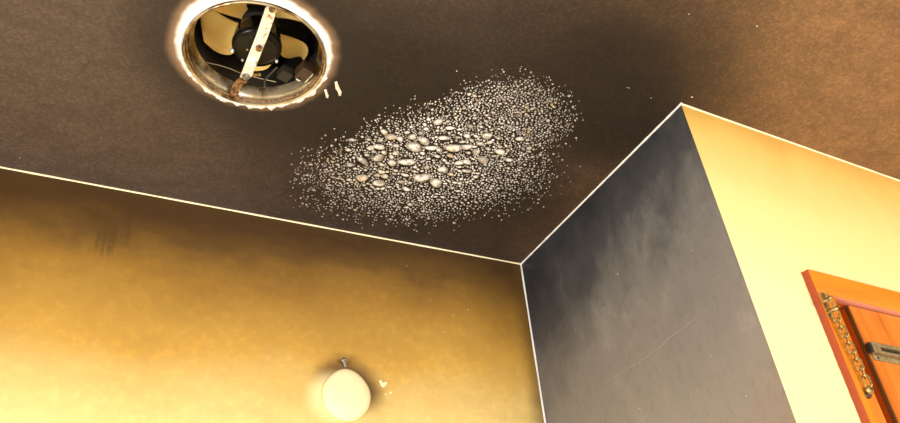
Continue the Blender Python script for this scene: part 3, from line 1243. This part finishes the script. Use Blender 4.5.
# housing with an open slot: four bars round the slot
h0, h1 = LEAF0 + 0.000, LEAF0 + 0.106
bm = bmesh.new()
for a, b, za, zb in ((h0, h1, LZ + 0.0048, LZ + 0.0125), (h0, h1, LZ - 0.0085, LZ - 0.0030), (h0, h0 + 0.020, LZ - 0.0030, LZ + 0.0048), (h1 - 0.026, h1, LZ - 0.0030, LZ + 0.0048)):
    wbox(bm, WF, a, b, LN + 0.0025, LN + 0.0110, za, zb, DO)
obj('housing', bm, 'bolt', latch)
dbox('bolt_bar', h0 + 0.0202, h1 - 0.0262, LN + 0.0027, LN + 0.0040, LZ - 0.0029, LZ + 0.0047, 'black', latch, 0.0004)
dbox('bolt_end', h0 - 0.0045, h0 - 0.0002, LN + 0.0005, LN + 0.0095, LZ - 0.0065, LZ + 0.0105, 'black', latch, 0.0006)
nz = WF.n


def face_button(parent, s, n, z, r, h, mat, name, org, seg=14):
    bm = bmesh.new()
    m4 = Matrix.Translation(WF.P(s, n, z) - org) @ Vector((0, 0, 1)).rotation_difference(nz).to_matrix().to_4x4()
    lathe(bm, [(0.0002, 0), (r, 0), (r, h * 0.55), (r * 0.7, h), (0.0002, h)], seg, m4)
    return obj(name, bm, mat, parent, True)


face_button(latch, LEAF0 + 0.016, LN + 0.0025, LZ - 0.0132, 0.0022, 0.0010, 'black', 'screw', DO)
face_button(latch, LEAF0 + 0.094, LN + 0.0025, LZ - 0.0132, 0.0022, 0.0010, 'black', 'screw', DO)
face_button(latch, LEAF0 + 0.086, LN + 0.0110, LZ + 0.009, 0.0020, 0.0010, 'darkbrass', 'rivet', DO)

# ------------------------------------------------------------------ security chain hanging on the casing
CO = WF.P(0.178, CN, 2.139)
chain = empty('door_chain', CO)
tag(chain, 'tarnished brass security chain hanging on the orange door frame', 'chain')


def cbox(name, s0, s1, n0, n1, z0, z1, mat, parent=chain, bevel=0.0006):
    bm = bmesh.new()
    wbox(bm, WF, s0, s1, n0, n1, z0, z1, CO, bevel)
    return obj(name, bm, mat, parent, True)


plate = cbox('plate', 0.1690, 0.1810, CN + 0.0002, CN + 0.0025, 2.0930, 2.1440, 'brass')
face_button(plate, 0.1740, CN + 0.0025, 2.1390, 0.0032, 0.0018, 'darkbrass', 'screw', CO)
face_button(plate, 0.1755, CN + 0.0025, 2.0990, 0.0032, 0.0018, 'darkbrass', 'screw', CO)
# two loops standing off the plate, linked by a pin
for s_, z_ in ((0.1705, 2.1255), (0.1765, 2.1070)):
    bm = bmesh.new()
    pts = []
    for k in range(14):
        a = 2 * math.pi * k / 14
        pts.append(WF.P(s_ + 0.0072 * math.cos(a), CN + 0.0095 + 0.0078 * math.sin(a), z_ + 0.004 * math.cos(a)) - CO)
    tube(bm, pts, 0.0027, 8, True)
    obj('loop', bm, 'brass', plate, True)
bm = bmesh.new()
tube(bm, [WF.P(0.1685, CN + 0.0135, 2.1360) - CO, WF.P(0.1725, CN + 0.0140, 2.1170) - CO, WF.P(0.1775, CN + 0.0135, 2.0990) - CO, WF.P(0.1840, CN + 0.0135, 2.1040) - CO], 0.0021, 8)
obj('hook', bm, 'brass', plate, True)


def link_mesh():
    bm = bmesh.new()
    pts = []
    half, r = 0.0056, 0.0052
    for k in range(20):
        a = 2 * math.pi * k / 20
        pts.append(Vector((r * math.cos(a), 0, r * math.sin(a) + (half if math.sin(a) >= 0 else -half))))
    tube(bm, pts, 0.00145, 7, True)
    bmesh.ops.recalc_face_normals(bm, faces=bm.faces[:])
    me = bpy.data.meshes.new('chain_link')
    bm.to_mesh(me)
    bm.free()
    me.polygons.foreach_set('use_smooth', [True] * len(me.polygons))
    me.materials.append(MT['brass'])
    return me


lm = link_mesh()
NL = 9
wa = math.atan2(WF.u.y, WF.u.x)
for k in range(NL):
    t = k / (NL - 1)
    z_ = 2.0935 - t * (2.0935 - 1.9770)
    s_ = 0.1745 + 0.0105 * t
    o = bpy.data.objects.new('chain_link', lm)
    COL.objects.link(o)
    o.parent = chain
    o.location = WF.P(s_, CN + 0.0100, z_) - CO
    o.rotation_euler = (0, 0.03, wa + (0.62 if k % 2 else -0.75))
endp = face_button(chain, 0.1860, CN + 0.0060, 1.9625, 0.0072, 0.0055, 'brass', 'end_button', CO, 20)
face_button(endp, 0.1860, CN + 0.0110, 1.9625, 0.0036, 0.0022, 'darkbrass', 'rivet', CO)
face_button(endp, 0.1856, CN + 0.0002, 1.9560, 0.0060, 0.0055, 'darkbrass', 'stem', CO)
